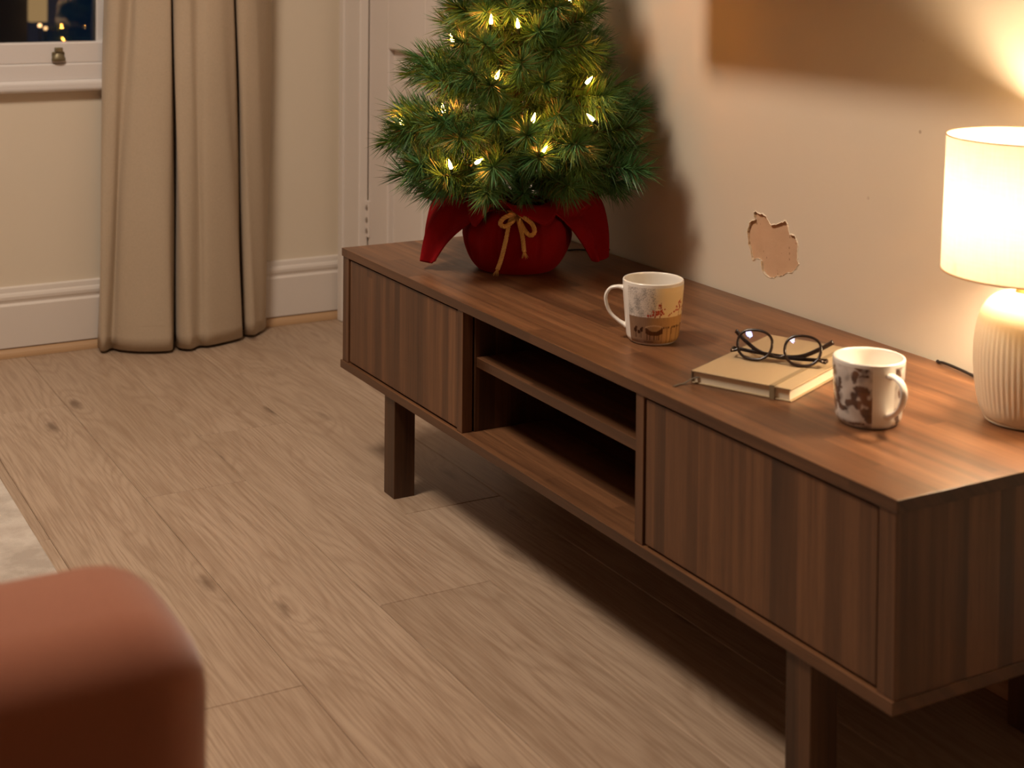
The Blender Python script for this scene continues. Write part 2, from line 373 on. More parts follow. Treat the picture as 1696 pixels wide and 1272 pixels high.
k = NT('window_glass'); gl = k.n('ShaderNodeBsdfGlossy', inp={'Color': (1, 1, 1, 1), 'Roughness': 0.0}); tr = k.n('ShaderNodeBsdfTransparent', inp={0: (0.9, 0.95, 0.97, 1)})
fz = k.n('ShaderNodeFresnel', inp={0: 1.45}); mx = k.n('ShaderNodeMixShader', inp={0: fz.outputs[0], 1: tr.outputs[0], 2: gl.outputs[0]})
k.t.links.new(mx.outputs[0], k.out.inputs[0]); MGL = k.m
bm = bm_new(); box(bm, XB-0.018, XB-0.014, WY0+0.04, WY1-0.04, 0.75, 1.37); obj('pane', bm, MGL, win)
bm = bm_new(); box(bm, XB-0.048, XB-0.044, WY0+0.04, WY1-0.04, 1.38, WZ1-0.07); obj('pane', bm, MGL, win)
MBR = flat('aged_brass', sr(128, 118, 92), 0.45, 0.6)
bm = bm_new()
box(bm, XB+0.011, XB+0.016, -0.321, -0.291, 0.711, 0.733, 0.002)
lathe(bm, [(0.0001, 0.0), (0.0165, 0.0), (0.0165, 0.006), (0.013, 0.013), (0.008, 0.019), (0.0075, 0.024)], 20)
for v in bm.verts:
    if v.co.x > -0.5: v.co = Vector((v.co.x*0.6+XB+0.018, v.co.y-0.306, v.co.z+0.711))
box(bm, XB+0.011, XB+0.026, -0.315, -0.297, 0.732, 0.7435, 0.002)
obj('sash_lift', bm, MBR, win)['label'] = 'aged brass sash lift on the bottom rail'
# night outside: dark neighbouring house, plus added glow that imitates reflections in the pane
hs = thing('neighbour_house', 'dark house outside the window with an added warm reflection strip', 'house', (-8.0, 0, 0))
bm = bm_new(); box(bm, -3, -0.05, -4, 1.03, -3.0, 4.0); obj('house_wall', bm, flat('dark_render', sr(120, 112, 108), 0.9, bump=8), hs)
bm = bm_new(); box(bm, -0.10, -0.02, 1.04, 1.16, 0.46, 0.90, 0.01); obj('reflection_strip', bm, emit('reflection_strip_glow', (1.0, 0.55, 0.22, 1), 0.35), hs)  # added glowing strip in place of the tan reflection on the glass
for i, (y, z, lab) in enumerate(((1.099, 0.438, 'upper added orange dot imitating a reflection in the dark window'), (1.138, 0.418, 'lower added orange dot imitating a reflection in the dark window'))):
    bm = bm_new(); bmesh.ops.create_icosphere(bm, subdivisions=2, radius=0.012); lathe(bm, [(0.004, -3.4), (0.004, -0.010), (0.009, -0.009), (0.009, -0.004)], 8, mat=1)
    tag(obj('reflection_dot', bm, [emit('reflection_dot_glow', (1.0, 0.5, 0.2, 1), 5.0 - 2*i), flat('dot_post_black', sr(20, 20, 22))], None, (-7.98, y, z)), lab, 'lamp', 'added reflection dots outside')  # added glowing spheres on posts, imitating orange reflections on the glass

# ------------------------------------------------------------------ walnut console
H0 = 0.4137
con = thing('tv_console', 'long low walnut media console against the cream wall', 'console', (0, 0, 0))
LN, DP, TP = 1.5, 0.434, 0.0152
ZB0, ZB1, ZT0 = 0.1825, 0.1975, H0-TP
def cpart(name, mat, *a, bev=0.0008):
    bm = bm_new(); box(bm, *a, bev, 2); return obj(name, bm, mat, con)
def slab(name, x0, x1, y0, y1, z0, z1):
    bm = bm_new(); box(bm, x0, x1, y0, y1, z0, z1, 0.0008, 2); me = mesh_of(name, bm, [WX, WXE])
    for p in me.polygons:
        if abs(p.normal.z) < 0.9: p.material_index = 1
    return link(name, me, con)
slab('top_panel', 0, LN, 0, DP, ZT0, H0); slab('bottom_panel', -0.001, LN-0.002, -0.001, DP, ZB0, ZB1)
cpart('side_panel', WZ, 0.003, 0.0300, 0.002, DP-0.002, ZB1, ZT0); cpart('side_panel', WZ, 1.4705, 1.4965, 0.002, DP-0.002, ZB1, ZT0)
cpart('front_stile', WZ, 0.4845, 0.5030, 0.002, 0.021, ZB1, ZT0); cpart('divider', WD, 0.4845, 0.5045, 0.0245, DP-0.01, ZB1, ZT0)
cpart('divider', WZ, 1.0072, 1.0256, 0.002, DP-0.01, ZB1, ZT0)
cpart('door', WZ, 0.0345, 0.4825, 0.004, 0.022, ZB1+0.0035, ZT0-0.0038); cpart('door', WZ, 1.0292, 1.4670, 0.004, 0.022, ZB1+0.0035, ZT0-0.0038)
slab('shelf', 0.5045, 1.0072, 0.027, DP-0.03, 0.3045, 0.3205)
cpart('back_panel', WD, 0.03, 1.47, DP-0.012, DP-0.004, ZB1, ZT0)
for x in (0.190, 1.317):
    for y in (0.006, 0.372):
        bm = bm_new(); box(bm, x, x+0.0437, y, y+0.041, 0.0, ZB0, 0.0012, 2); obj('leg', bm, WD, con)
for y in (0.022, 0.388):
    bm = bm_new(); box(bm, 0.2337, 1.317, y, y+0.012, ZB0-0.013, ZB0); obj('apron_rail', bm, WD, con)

# ------------------------------------------------------------------ table lamp
lx, ly = 1.372, 0.333
lamp = thing('table_lamp', 'table lamp with ribbed cream ceramic base and glowing drum shade', 'lamp', (lx, ly, H0))
k = NT('cream_ceramic'); k.set(color=sr(236, 222, 196), rough=0.45, spec=0.4); k.bump(k.noise(k.obj(), 160, 2), 0.08, 0.0005); MCER = k.m
prof = [(0.0002, 0.002), (0.044, 0.002), (0.0475, 0.004), (0.0510, 0.008), (0.0560, 0.020), (0.0600, 0.040), (0.0625, 0.065), (0.0625, 0.090), (0.0605, 0.110), (0.0570, 0.126), (0.0520, 0.138), (0.0450, 0.148), (0.0350, 0.1555), (0.0220, 0.159), (0.0140, 0.160)]
prof = [(p.x, p.y) for p in crom([(a, b, 0) for a, b in prof], 4)]
def rib(r, z, a):
    amp = max(0.0, min(1.0, (z-0.012)/0.02))*max(0.0, min(1.0, (0.128-z)/0.02))
    return r - 0.0010*amp*(0.5+0.5*math.cos(a*56))
bm = bm_new(); lathe(bm, prof, 448, rib); obj('ceramic_base', bm, MCER, lamp)
bm = bm_new(); lathe(bm, [(0.013, 0.155), (0.013, 0.17), (0.010, 0.172), (0.010, 0.19), (0.015, 0.192), (0.015, 0.225), (0.012, 0.228), (0.0005, 0.228)], 24); obj('bulb_holder', bm, flat('brass_fitting', sr(200, 170, 110), 0.35, 0.8), lamp)
k = NT('linen_shade'); o = k.obj(); wv = k.math('ADD', k.noise(k.scalev(o, 40, 40, 600), 1, 2), k.noise(k.scalev(o, 500, 500, 20), 1, 2))
sc = k.mix(k.math('SUBTRACT', wv, 0.5), sr(240, 226, 200), sr(224, 206, 174))
df = k.n('ShaderNodeBsdfDiffuse', inp={0: sc}); tl = k.n('ShaderNodeBsdfTranslucent', inp={0: sc}); mx = k.n('ShaderNodeMixShader', inp={0: 0.115, 1: df.outputs[0], 2: tl.outputs[0]})
k.t.links.new(mx.outputs[0], k.out.inputs[0]); MSH = k.m
SZ0, SZ1, SR0, SR1 = 0.185, 0.352, 0.1030, 0.0985
bm = bm_new(); lathe(bm, [(SR0+(SR1-SR0)*t, SZ0+(SZ1-SZ0)*t) for t in (0, 0.25, 0.5, 0.75, 1)], 96); sh = obj('shade', bm, MSH, lamp)
MRIM = flat('shade_rim_tape', sr(206, 160, 112), 0.8)
for zz, rr in ((SZ0, SR0), (SZ1, SR1)):
    bm = bm_new(); tube(bm, [(rr*math.cos(2*PI*i/96), rr*math.sin(2*PI*i/96), zz) for i in range(96)], 0.0011, 6, closed=True); obj('rim', bm, MRIM, sh)
bm = bm_new()
for a in (0.3, 0.3+2*PI/3, 0.3+4*PI/3): tube(bm, [(0.014*math.cos(a), 0.014*math.sin(a), 0.226), (SR0*0.985*math.cos(a), SR0*0.985*math.sin(a), 0.20)], 0.0012, 6)
obj('shade_spider', bm, flat('white_wire', sr(220, 215, 205), 0.5, 0.3), lamp)
bm = bm_new(); lathe(bm, [(p.x, p.y) for p in crom([(0.011, 0.228, 0), (0.014, 0.238, 0), (0.024, 0.255, 0), (0.0285, 0.272, 0), (0.024, 0.290, 0), (0.012, 0.299, 0), (0.0005, 0.301, 0)], 4)], 24)
obj('bulb', bm, emit('bulb_glow', LAMP_COLOR, LAMP_GLOW), lamp)
bm = bm_new(); tube(bm, crom([(-0.045, 0.02, 0.004), (-0.10, 0.062, 0.0035), (-0.16, 0.082, 0.0035), (-0.20, 0.088, 0.005), (-0.235, 0.094, 0.003), (-0.25, 0.1035, -0.01), (-0.25, 0.1035, -0.1)], 8), 0.0021, 8)
obj('cord', bm, flat('black_flex', sr(28, 24, 22), 0.5), lamp)

# ------------------------------------------------------------------ mugs
def mug(name, label, loc, rz, h, r_top, r_bot, paint, handle_a, nseg=320, nz=120):
    t = thing(name, label, 'mug', loc, rz, None)
    # outer printed wall as a fine grid carrying the print as a colour attribute
    zs = np.linspace(0.0, h, nz)
    def rad(z):
        u = z/h; rr = r_bot + (r_top-r_bot)*min(1, u*1.15)**0.75
        if z < 0.010: rr -= 0.0055*(1-z/0.010)**2
        return rr
    verts, cols = [], []
    for z in zs:
        rr = rad(z)
        for i in range(nseg):
            a = 2*PI*i/nseg - PI     # a = angle from the side facing the camera (local -Y), positive to the right
            verts.append((rr*math.sin(a), -rr*math.cos(a), z)); cols.append(paint(math.degrees(a), z/h, rr))
    faces = [(j*nseg+i, j*nseg+(i+1) % nseg, (j+1)*nseg+(i+1) % nseg, (j+1)*nseg+i) for j in range(nz-1) for i in range(nseg)]
    me = bpy.data.meshes.new('printed_wall'); me.from_pydata(verts, [], faces)
    at = me.color_attributes.new('print', 'FLOAT_COLOR', 'POINT'); at.data.foreach_set('color', np.array([c+(1.0,) for c in cols], dtype=np.float32).ravel())
    for p in me.polygons: p.use_smooth = True
    me.materials.append(MPRINT); link('printed_wall', me, t)
    bm = bm_new(); w = 0.0032
    ins = [(rad(h), h-0.0002), (rad(h)-0.0006, h+0.0010), (rad(h)-0.0016, h+0.0015), (rad(h)-0.0027, h+0.0009), (rad(h)-w, h-0.001)]
    ins += [(rad(z)-w, z) for z in np.linspace(h*0.95, 0.014, 12)] + [(rad(0.010)*0.82, 0.0065), (rad(0.01)*0.5, 0.0050), (0.0004, 0.0050)]
    lathe(bm, ins, 96); lathe(bm, [(rad(0), 0.0), (rad(0)-0.003, 0.0), (rad(0)-0.005, 0.0018), (0.0004, 0.0018)], 96)
    obj('inner_wall', bm, MPOR, t)
    a = math.radians(handle_a); d = Vector((math.sin(a), -math.cos(a), 0))
    prof = [(rad(h*0.80)-0.002, h*0.835), (rad(h*0.8)+0.008, h*0.850), (rad(h*0.8)+0.019, h*0.815), (rad(h*0.8)+0.0255, h*0.70), (rad(h*0.8)+0.0245, h*0.55), (rad(h*0.8)+0.018, h*0.40), (rad(h*0.5)+0.008, h*0.285), (rad(h*0.25)-0.0015, h*0.215)]
    pts = crom([d*r + Vector((0, 0, z)) for r, z in prof], 8); n = len(pts)
    ra = [0.0026 + 0.0022*(abs(2*i/(n-1)-1)**6) for i in range(n)]; rb = [0.0050 + 0.0030*(abs(2*i/(n-1)-1)**6) for i in range(n)]
    bm = bm_new(); tube(bm, pts, ra, 16, rb); obj('handle', bm, MPOR, t)
    return t
k = NT('glazed_porcelain'); k.set(color=sr(240, 236, 228), rough=0.16, spec=0.5); MPOR = k.m
k = NT('printed_porcelain'); at = k.n('ShaderNodeAttribute', attribute_name='print'); k.set(color=at.outputs['Color'], rough=0.18, spec=0.5); MPRINT = k.m
WHT = sr(240, 236, 228)[:3]
def lerp(a, b, t): t = max(0, min(1, t)); return tuple(x+(y-x)*t for x, y in zip(a, b))
def N(x, y, s=0.0): return mnoise.noise(Vector((x, y, s)))
DOTS = []
random.seed(11)
for cx_, cz_, n_, sx, sz in ((-5, 0.50, 7, 6, 0.035), (7, 0.56, 9, 6, 0.05), (16, 0.55, 8, 5, 0.06), (14, 0.66, 4, 2.5, 0.04), (33, 0.53, 3, 4, 0.02), (52, 0.58, 8, 6, 0.05), (64, 0.66, 7, 5, 0.06), (78, 0.58, 8, 7, 0.05), (-95, 0.58, 6, 6, 0.05), (110, 0.6, 9, 9, 0.06), (140, 0.56, 8, 8, 0.05)):
    for _ in range(n_): DOTS.append((random.gauss(cx_, sx*0.6), max(0.49, random.gauss(cz_, sz*0.6)), random.uniform(1.2, 2.4), random.random()))
def seg_d(px, py, x0, y0, x1, y1):
    dx, dy = x1-x0, y1-y0; t = max(0, min(1, ((px-x0)*dx+(py-y0)*dy)/(dx*dx+dy*dy+1e-9))); return math.hypot(px-x0-t*dx, py-y0-t*dy)
def paint_scene(a, v, rr):
    if a < -54 or a > 215: return WHT
    if v > 0.955 or v < 0.035: return WHT
    x = a; mm = rr*PI/180
    if v > 0.475:
        sky = lerp(sr(236, 226, 206)[:3], sr(238, 216, 168)[:3], (x+5)/30)
        c = lerp(sr(228, 220, 210)[:3], sky, (x+12)/26)
        if x < 18:
            st = N(x*0.75, v*62, 3.0) + 0.6*N(x*1.6, v*130, 8.0); crown = N(x*0.09+4, v*7, 1.5)*0.55
            dens = st + crown + 0.10 - max(0, (x-2)/14)
            if dens > 0.12: c = lerp(c, sr(120, 116, 112)[:3], min(0.75, (dens-0.12)*2.6))
        for (dx, dz, r, q) in DOTS:
            if abs(x-dx) < 6 and math.hypot((x-dx), (v-dz)*110) < r: c = lerp(sr(168, 52, 34)[:3], sr(190, 84, 60)[:3], q)
        for (x0, z0, x1, z1) in ((14, 0.475, 15.5, 0.72), (60, 0.475, 66, 0.74), (3, 0.475, 7, 0.58)):
            if seg_d(x, v*110, x0, z0*110, x1, z1*110) < 0.7: c = sr(150, 80, 50)[:3]
        return c
    g = N(x*0.03, v*4, 2.0); c = lerp(sr(146, 116, 92)[:3], sr(196, 152, 92)[:3], (x+8)/45 + 0.3*g)
    c = lerp(c, sr(112, 84, 60)[:3], 0.5*max(0, N(x*0.9, v*5, 6.0)))
    # dark boat-like bench in the grass, posts and reeds
    dk = sr(62, 34, 20)[:3]
    yy = v*110
    if -15 < x < 21:
        lo, hi = 19.5 + 0.012*(x-3)**2, 27.0 + 0.026*(x-3)**2
        if lo < yy < hi: c = lerp(dk, sr(96, 56, 34)[:3], 0.45+0.6*N(x*0.4, v*20, 4))
        if abs(yy-(38.0-0.012*(x-3)**2)) < 1.0: c = lerp(c, sr(206, 178, 146)[:3], 0.75)
    for lx_ in (-12, -6, 3, 9, 13):
        if abs(x-lx_) < 0.9 and 12 < yy < 26: c = lerp(dk, c, 0.25)
    for (dx, dz, r) in ((-38, 28, 4.2), (-36, 33, 2.4), (-24, 29, 3.6), (-30, 25, 3.4), (-22, 33, 2.0)):
        if math.hypot(x-dx, yy-dz) < r: c = dk
    if -44 < x < -20 and 14 < yy < 26 and N(x*1.4, 0.3, 9) > 0.22: c = lerp(c, dk, 0.6)
    if x > 18 and yy < 34 + 4*N(x*0.3, 1, 5) and N(x*0.85, 0.4+0.2*v, 12) > 0.12: c = lerp(c, dk, 0.62)
    if x > 18 and abs(yy-34-3*N(x*0.6, 2, 7)) < 1.8 and N(x*0.5, 3, 3) > 0: c = dk
    if -20 < x < 2 and 7 < yy < 9: c = lerp(c, dk, 0.7)
    return c
random.seed(5)
BL = [(-70, 0.80, 9, 0.06), (-66, 0.55, 10, 0.10), (-62, 0.40, 8, 0.08), (-78, 0.3, 9, 0.1), (-45, 0.30, 12, 0.030), (-32, 0.36, 7, 0.05), (-52, 0.68, 4, 0.06), (-11, 0.96, 9, 0.04), (-22, 0.80, 5, 0.07), (-6, 0.83, 6, 0.025), (-13, 0.62, 10, 0.055), (-10, 0.46, 14, 0.14), (-2, 0.30, 8, 0.10), (2, 0.16, 8, 0.06), (-20, 0.47, 8, 0.08), (-28, 0.085, 14, 0.018), (54, 0.80, 5, 0.09), (58, 0.55, 3, 0.06), (56, 0.22, 8, 0.07), (62, 0.33, 5, 0.05), (60, 0.10, 5, 0.05), (95, 0.6, 14, 0.15), (120, 0.35, 15, 0.12), (150, 0.7, 18, 0.12), (-110, 0.5, 15, 0.16), (-140, 0.75, 15, 0.1), (-150, 0.3, 16, 0.12)]
def paint_mottle(a, v, rr):
    if v > 0.955 or v < 0.02: return WHT
    if 6 < a < 46: return WHT
    c = lerp(sr(222, 214, 206)[:3], sr(196, 186, 178)[:3], 0.5+N(a*0.05, v*6, 1))
    c = lerp(c, sr(146, 134, 126)[:3], 1.5*max(0, N(a*0.07+9, v*8, 2.7)-0.05))
    wx = a + 5*N(a*0.08, v*9, 3.3) + 2.5*N(a*0.25, v*26, 6.1); wv = v + 0.05*N(a*0.08, v*9, 7.7) + 0.02*N(a*0.3, v*30, 1.2)
    m = 0.0
    for (x, z, sx, sz) in BL:
        d = ((wx-x)/(sx*1.3))**2 + ((wv-z)/(sz*1.3))**2
        if d < 1.6: m = max(m, 1.6-d)
    m *= 0.75 + 0.9*N(a*0.11, v*12, 4.4)
    if m > 0.15:
        brown = lerp(sr(74, 54, 46)[:3], sr(116, 78, 54)[:3], 0.5 + 1.2*N(a*0.06+3, v*5, 9.2) + (0.45 if -18 < a < 6 and 0.25 < v < 0.58 else -0.15))
        c = lerp(c, brown, min(0.92, (m-0.15)*1.9))
    return c
CAMP = Vector((2.662, -1.1226))
def face_cam(x, y): d = CAMP - Vector((x, y)); return math.atan2(d.y, d.x) + PI/2
mug('mug', 'white mug printed with grey tree, red berries and brown field', (0.8419, 0.1428, H0), face_cam(0.8419, 0.1428), 0.0905, 0.0452, 0.0375, paint_scene, -96)
mug('mug', 'white mug mottled with brown and grey blotches beside the lamp', (1.2817, 0.1602, H0), face_cam(1.2817, 0.1602), 0.0790, 0.0438, 0.0392, paint_mottle, 36)

# ------------------------------------------------------------------ notebook
nb = thing('notebook', 'khaki hardcover notebook with elastic band lying under the glasses', 'notebook', (1.0483, 0.0627, H0), math.radians(25.0))
BW, BL_, BT = 0.1445, 0.236, 0.0170
MCOV = flat('khaki_cover', sr(178, 156, 122), 0.6, bump=500)
def cov(z0, z1): bm = bm_new(); box(bm, 0, BW, 0, BL_, z0, z1, 0.0007, 2); return obj('cover', bm, MCOV, nb)
cov(0.0, 0.0020); cov(BT-0.0020, BT)
bm = bm_new(); box(bm, -0.0006, 0.0014, 0.0, BL_, 0.0, BT, 0.0006, 2); obj('spine', bm, flat('dark_spine', sr(120, 104, 82), 0.6), nb)
k = NT('page_edges'); s = k.n('ShaderNodeSeparateXYZ', inp={0: k.obj()}); ln_ = k.noise(k.n('ShaderNodeCombineXYZ', inp={2: k.math('MULTIPLY', s.outputs[2], 1800.0)}).outputs[0], 1, 1)
k.set(color=k.mix(ln_, sr(224, 210, 184), sr(240, 230, 208)), rough=0.8, spec=0.2); k.bump(ln_, 0.3, 0.0005)
bm = bm_new(); box(bm, 0.0012, BW-0.0030, 0.0030, BL_-0.003, 0.0020, BT-0.0020); obj('pages', bm, k.m, nb)
bm = bm_new(); bx = BW-0.030
box(bm, bx, bx+0.0068, -0.0008, BL_+0.0008, BT, BT+0.0008); box(bm, bx, bx+0.0068, -0.0009, 0.0, -0.0, BT+0.0008); box(bm, bx, bx+0.0068, BL_, BL_+0.0009, 0.0, BT+0.0008)
obj('elastic_band', bm, flat('olive_elastic', sr(142, 124, 94), 0.85), nb)
bm = bm_new(); rp = crom([(0.010, 0.004, 0.0085), (0.004, -0.004, 0.0075), (-0.003, -0.011, 0.0022), (-0.008, -0.019, 0.0009), (-0.009, -0.031, 0.0009)], 6)
tube(bm, rp, 0.0003, 6, 0.0023); obj('ribbon_marker', bm, flat('dark_ribbon', sr(96, 86, 70), 0.8), nb)['label'] = 'dark ribbon bookmark hanging onto the table'

# ------------------------------------------------------------------ eyeglasses
gx, gy = 1.0800, 0.1800
gz = H0 + BT + 0.0012
gl_ = thing('eyeglasses', 'dark round framed eyeglasses folded on the notebook', 'glasses', (gx, gy, gz), math.radians(34.5))
tiltb = math.radians(30)
def G(x, h, d=0.0):      # frame plane leaning back
    return Vector((x, h*math.sin(tiltb)+d*math.cos(tiltb) + 0.6*x*x, h*math.cos(tiltb)-d*math.sin(tiltb)))
MTORT = flat('dark_tortoise_acetate', sr(44, 30, 22), 0.22)
def lens_pt(cx_, a, s=1.0):
    sx = 1 if cx_ > 0 else -1
    x = math.cos(a); y = math.sin(a)
    ex = 0.0245*(abs(x)**0.86)*(1 if x > 0 else -1); ey = 0.0205*(abs(y)**0.86)*(1 if y > 0 else -1)
    ex *= 1 + 0.06*y
    return (cx_+ex*s, 0.0222+ey*s)
def ringpts(cx_, s=1.0, d=0.0): return [G(*lens_pt(cx_, 2*PI*i/48, s), d) for i in range(48)]
k = NT('coated_lens'); gls = k.n('ShaderNodeBsdfGlossy', inp={'Color': (0.30, 0.40, 1.0, 1), 'Roughness': 0.02}); trn = k.n('ShaderNodeBsdfTransparent', inp={0: (0.96, 0.96, 0.95, 1)})
fz = k.n('ShaderNodeFresnel', inp={0: 1.5}); mx = k.n('ShaderNodeMixShader', inp={0: fz.outputs[0], 1: trn.outputs[0], 2: gls.outputs[0]}); k.t.links.new(mx.outputs[0], k.out.inputs[0]); MLENS = k.m
bm = bm_new()
for cx_ in (-0.0335, 0.0335): tube(bm, ringpts(cx_), 0.0014, 10, 0.0020, closed=True)
tube(bm, crom([G(-0.0110, 0.0140), G(-0.005, 0.0105), G(0.0, 0.0098), G(0.005, 0.0105), G(0.0110, 0.0140)], 5), 0.0014, 10, 0.0018)
for s in (-1, 1): tube(bm, crom([G(s*0.0555, 0.0130), G(s*0.061, 0.0105), G(s*0.0655, 0.0098, 0.001)], 4), [0.0022]*8+[0.0026], 10, 0.0022)
fr_ = obj('front_frame', bm, MTORT, gl_)
for cx_ in (-0.0335, 0.0335):
    bm = bm_new(); grid = []
    for s in (0.0, 0.25, 0.5, 0.75, 0.985):
        grid.append([bm.verts.new(p - Vector((0, 0.0046*(1-s*s), 0))) for p in ringpts(cx_, max(s, 0.001))])
    for a, b in zip(grid, grid[1:]):
        for i in range(48): bm.faces.new((a[i], a[(i+1) % 48], b[(i+1) % 48], b[i])).smooth = True
    obj('lens', bm, MLENS, gl_)
for s in (-1, 1):
    q = 0.004 if s > 0 else 0.0085
    pts = crom([G(s*0.0655, 0.0098, 0.001), (s*0.0665, 0.0125+q, 0.0088), (s*0.060, 0.0140+q, 0.0080), (s*0.030, 0.0125+q, 0.0065), (-s*0.006, 0.0125+q, 0.0055), (-s*0.030, 0.016+q, 0.0085), (-s*0.052, 0.024+q, 0.0190), (-s*0.068, 0.032+q, 0.0290)], 6)
    n = len(pts); bm = bm_new(); tube(bm, pts, [0.0022 + 0.0010*(i/n) for i in range(n)], 10, 0.0013); obj('temple', bm, MTORT, gl_)
    bm = bm_new(); bmesh.ops.create_uvsphere(bm, u_segments=10, v_segments=6, radius=0.0011)
    p = G(s*0.0625, 0.0102, -0.0024)
    for v in bm.verts: v.co += p
    obj('rivet', bm, flat('rivet_steel', sr(210, 205, 200), 0.25, 1.0), gl_)

# ------------------------------------------------------------------ little christmas tree
TX, TY = 0.3088, 0.2116
TA = math.atan2(0.8722, 0.4890)
tree = thing('christmas_tree', 'small bushy artificial pine tree in a red velvet wrapped pot', 'tree', (TX, TY, H0), TA)
k = NT('pine_needle'); at = k.n('ShaderNodeAttribute', attribute_name='tint'); k.set(color=at.outputs['Color'], rough=0.45, spec=0.35); MNEED = k.m
MTWIG = flat('brown_twig', sr(84, 62, 36), 0.8)
def branch_mesh(L, nn, nl, seed, spread=0.95):
    R = random.Random(seed); V, F, K, MI = [], [], [], []
    def spike(p, d, ln, w, col):
        d = d.normalized(); a = d.orthogonal().normalized(); b = d.cross(a); bend = Vector((R.uniform(-.1, .1), R.uniform(-.1, .1), R.uniform(-.16, .06)))*ln
        base = len(V)
        for t, ww in ((0, w), (0.55, w*0.95)):
            c = p + d*(ln*t) + bend*(t*t)
            for q in range(3): an = 2*PI*q/3; V.append(tuple(c + a*(ww*math.cos(an)) + b*(ww*math.sin(an)))); K.append(col)
        V.append(tuple(p + d*ln + bend)); K.append(col)
        for q in range(3):
            r2 = (q+1) % 3; F.append((base+q, base+r2, base+3+r2, base+3+q)); MI.append(0); F.append((base+3+q, base+3+r2, base+6)); MI.append(0)
    curve = R.uniform(-0.10, 0.14)
    ax = lambda t: Vector((L*t, 0.0, L*curve*t*t))
    # twig
    base = len(V); NS = 6
    for i in range(NS+1):
        t = i/NS; c = ax(t); r = 0.0017*(1-0.6*t)
        for q in range(5): V.append((c.x, c.y + r*math.cos(2*PI*q/5), c.z + r*math.sin(2*PI*q/5))); K.append((0.08, 0.05, 0.02))
    for i in range(NS):
        for q in range(5): F.append((base+i*5+q, base+i*5+(q+1) % 5, base+i*5+5+(q+1) % 5, base+i*5+5+q)); MI.append(1)
    for j in range(nn):
        t = 0.18 + 0.82*(R.random()**0.85); p = ax(t); ang = R.random()*2*PI
        lean = R.uniform(0.75, 1.15)*spread*(1.0 if t < 0.92 else R.uniform(0.25, 0.8))
        d = Vector((math.cos(lean), math.sin(lean)*math.cos(ang), math.sin(lean)*math.sin(ang)))
        g = R.random(); col = (0.038+0.058*g, 0.120+0.125*g, 0.034+0.044*g)
        if R.random() < 0.10: col = (0.10, 0.085, 0.025)
        spike(p, d, nl*R.uniform(0.75, 1.15), 0.0008, col)
    me = bpy.data.meshes.new('branch'); me.from_pydata(V, [], F); me.materials.append(MNEED); me.materials.append(MTWIG)
    me.polygons.foreach_set('material_index', MI)
    at = me.color_attributes.new('tint', 'FLOAT_COLOR', 'POINT'); at.data.foreach_set('color', np.array([c+(1.0,) for c in K], dtype=np.float32).ravel())
    return me
BR = [branch_mesh(0.135, 280, 0.050, 30+i) for i in range(6)]
BS = [branch_mesh(0.095, 210, 0.043, 60+i) for i in range(4)]
def RZ(z): return float(np.interp(z, [0.10, 0.15, 0.20, 0.25, 0.32, 0.42, 0.48, 0.62, 0.85], [0.165, 0.22, 0.258, 0.276, 0.228, 0.184, 0.161, 0.105, 0.02]))
random.seed(21)
nb_ = 0
cA, sA = math.cos(TA), math.sin(TA)
z = 0.178
while z < 0.80:
    R0 = RZ(z); n = max(4, int(2*PI*R0/0.105)); ph = random.random()*6.28
    for i in range(n):
        a = ph + 2*PI*i/n + random.uniform(-0.18, 0.18); zz = z + random.uniform(-0.018, 0.018)
        el = float(np.interp(zz, [0.15, 0.2, 0.3, 0.5, 0.8], [-0.10, 0.0, 0.18, 0.42, 0.9])) + random.uniform(-0.24, 0.24)
        small = R0 < 0.15 or random.random() < 0.25
        me = random.choice(BS if small else BR); L = 0.095 if small else 0.135
        Rt = (R0 - 0.034)*random.uniform(0.84, 1.08)
        wy = cA*math.sin(a) + sA*math.cos(a)      # world Y part of the outward direction
        if wy > 0.05: Rt = min(Rt, (0.437 - TY - 0.052)/wy)
        sc_ = min(1.0, Rt/(L*math.cos(el)+0.004)); r0 = max(0.0, Rt - L*sc_*math.cos(el))
        o = link('branch', me, tree); o.location = (r0*math.cos(a), r0*math.sin(a), zz - L*sc_*math.sin(el)*0.6)
        o.rotation_euler = (0, -el, a); o.scale = (sc_,)*3; nb_ += 1
    z += 0.039
# short lowest tier that rests over the cloth collar
for i in range(11):
    a = 0.25 + 2*PI*i/11; o = link('branch', BS[i % 4], tree); o.location = (0.028*math.cos(a), 0.028*math.sin(a), 0.158+0.008*(i % 2)); o.rotation_euler = (0, 0.06, a); o.scale = (0.86,)*3
# inner stub branches that close the core
for i in range(64):
    zz = 0.13 + 0.55*i/64; a = i*2.4; o = link('branch', BS[i % 4], tree); o.location = (0, 0, zz); o.rotation_euler = (0, -0.5, a); o.scale = (min(1.0, RZ(zz)/0.13),)*3
bm = bm_new(); tube(bm, [(0, 0, 0.06), (0, 0, 0.4), (0, 0, 0.80)], [0.011, 0.008, 0.003], 10); obj('trunk', bm, MTWIG, tree)
o = link('branch', BS[0], tree); o.location = (0, 0, 0.77); o.rotation_euler = (0, -1.5, 0)

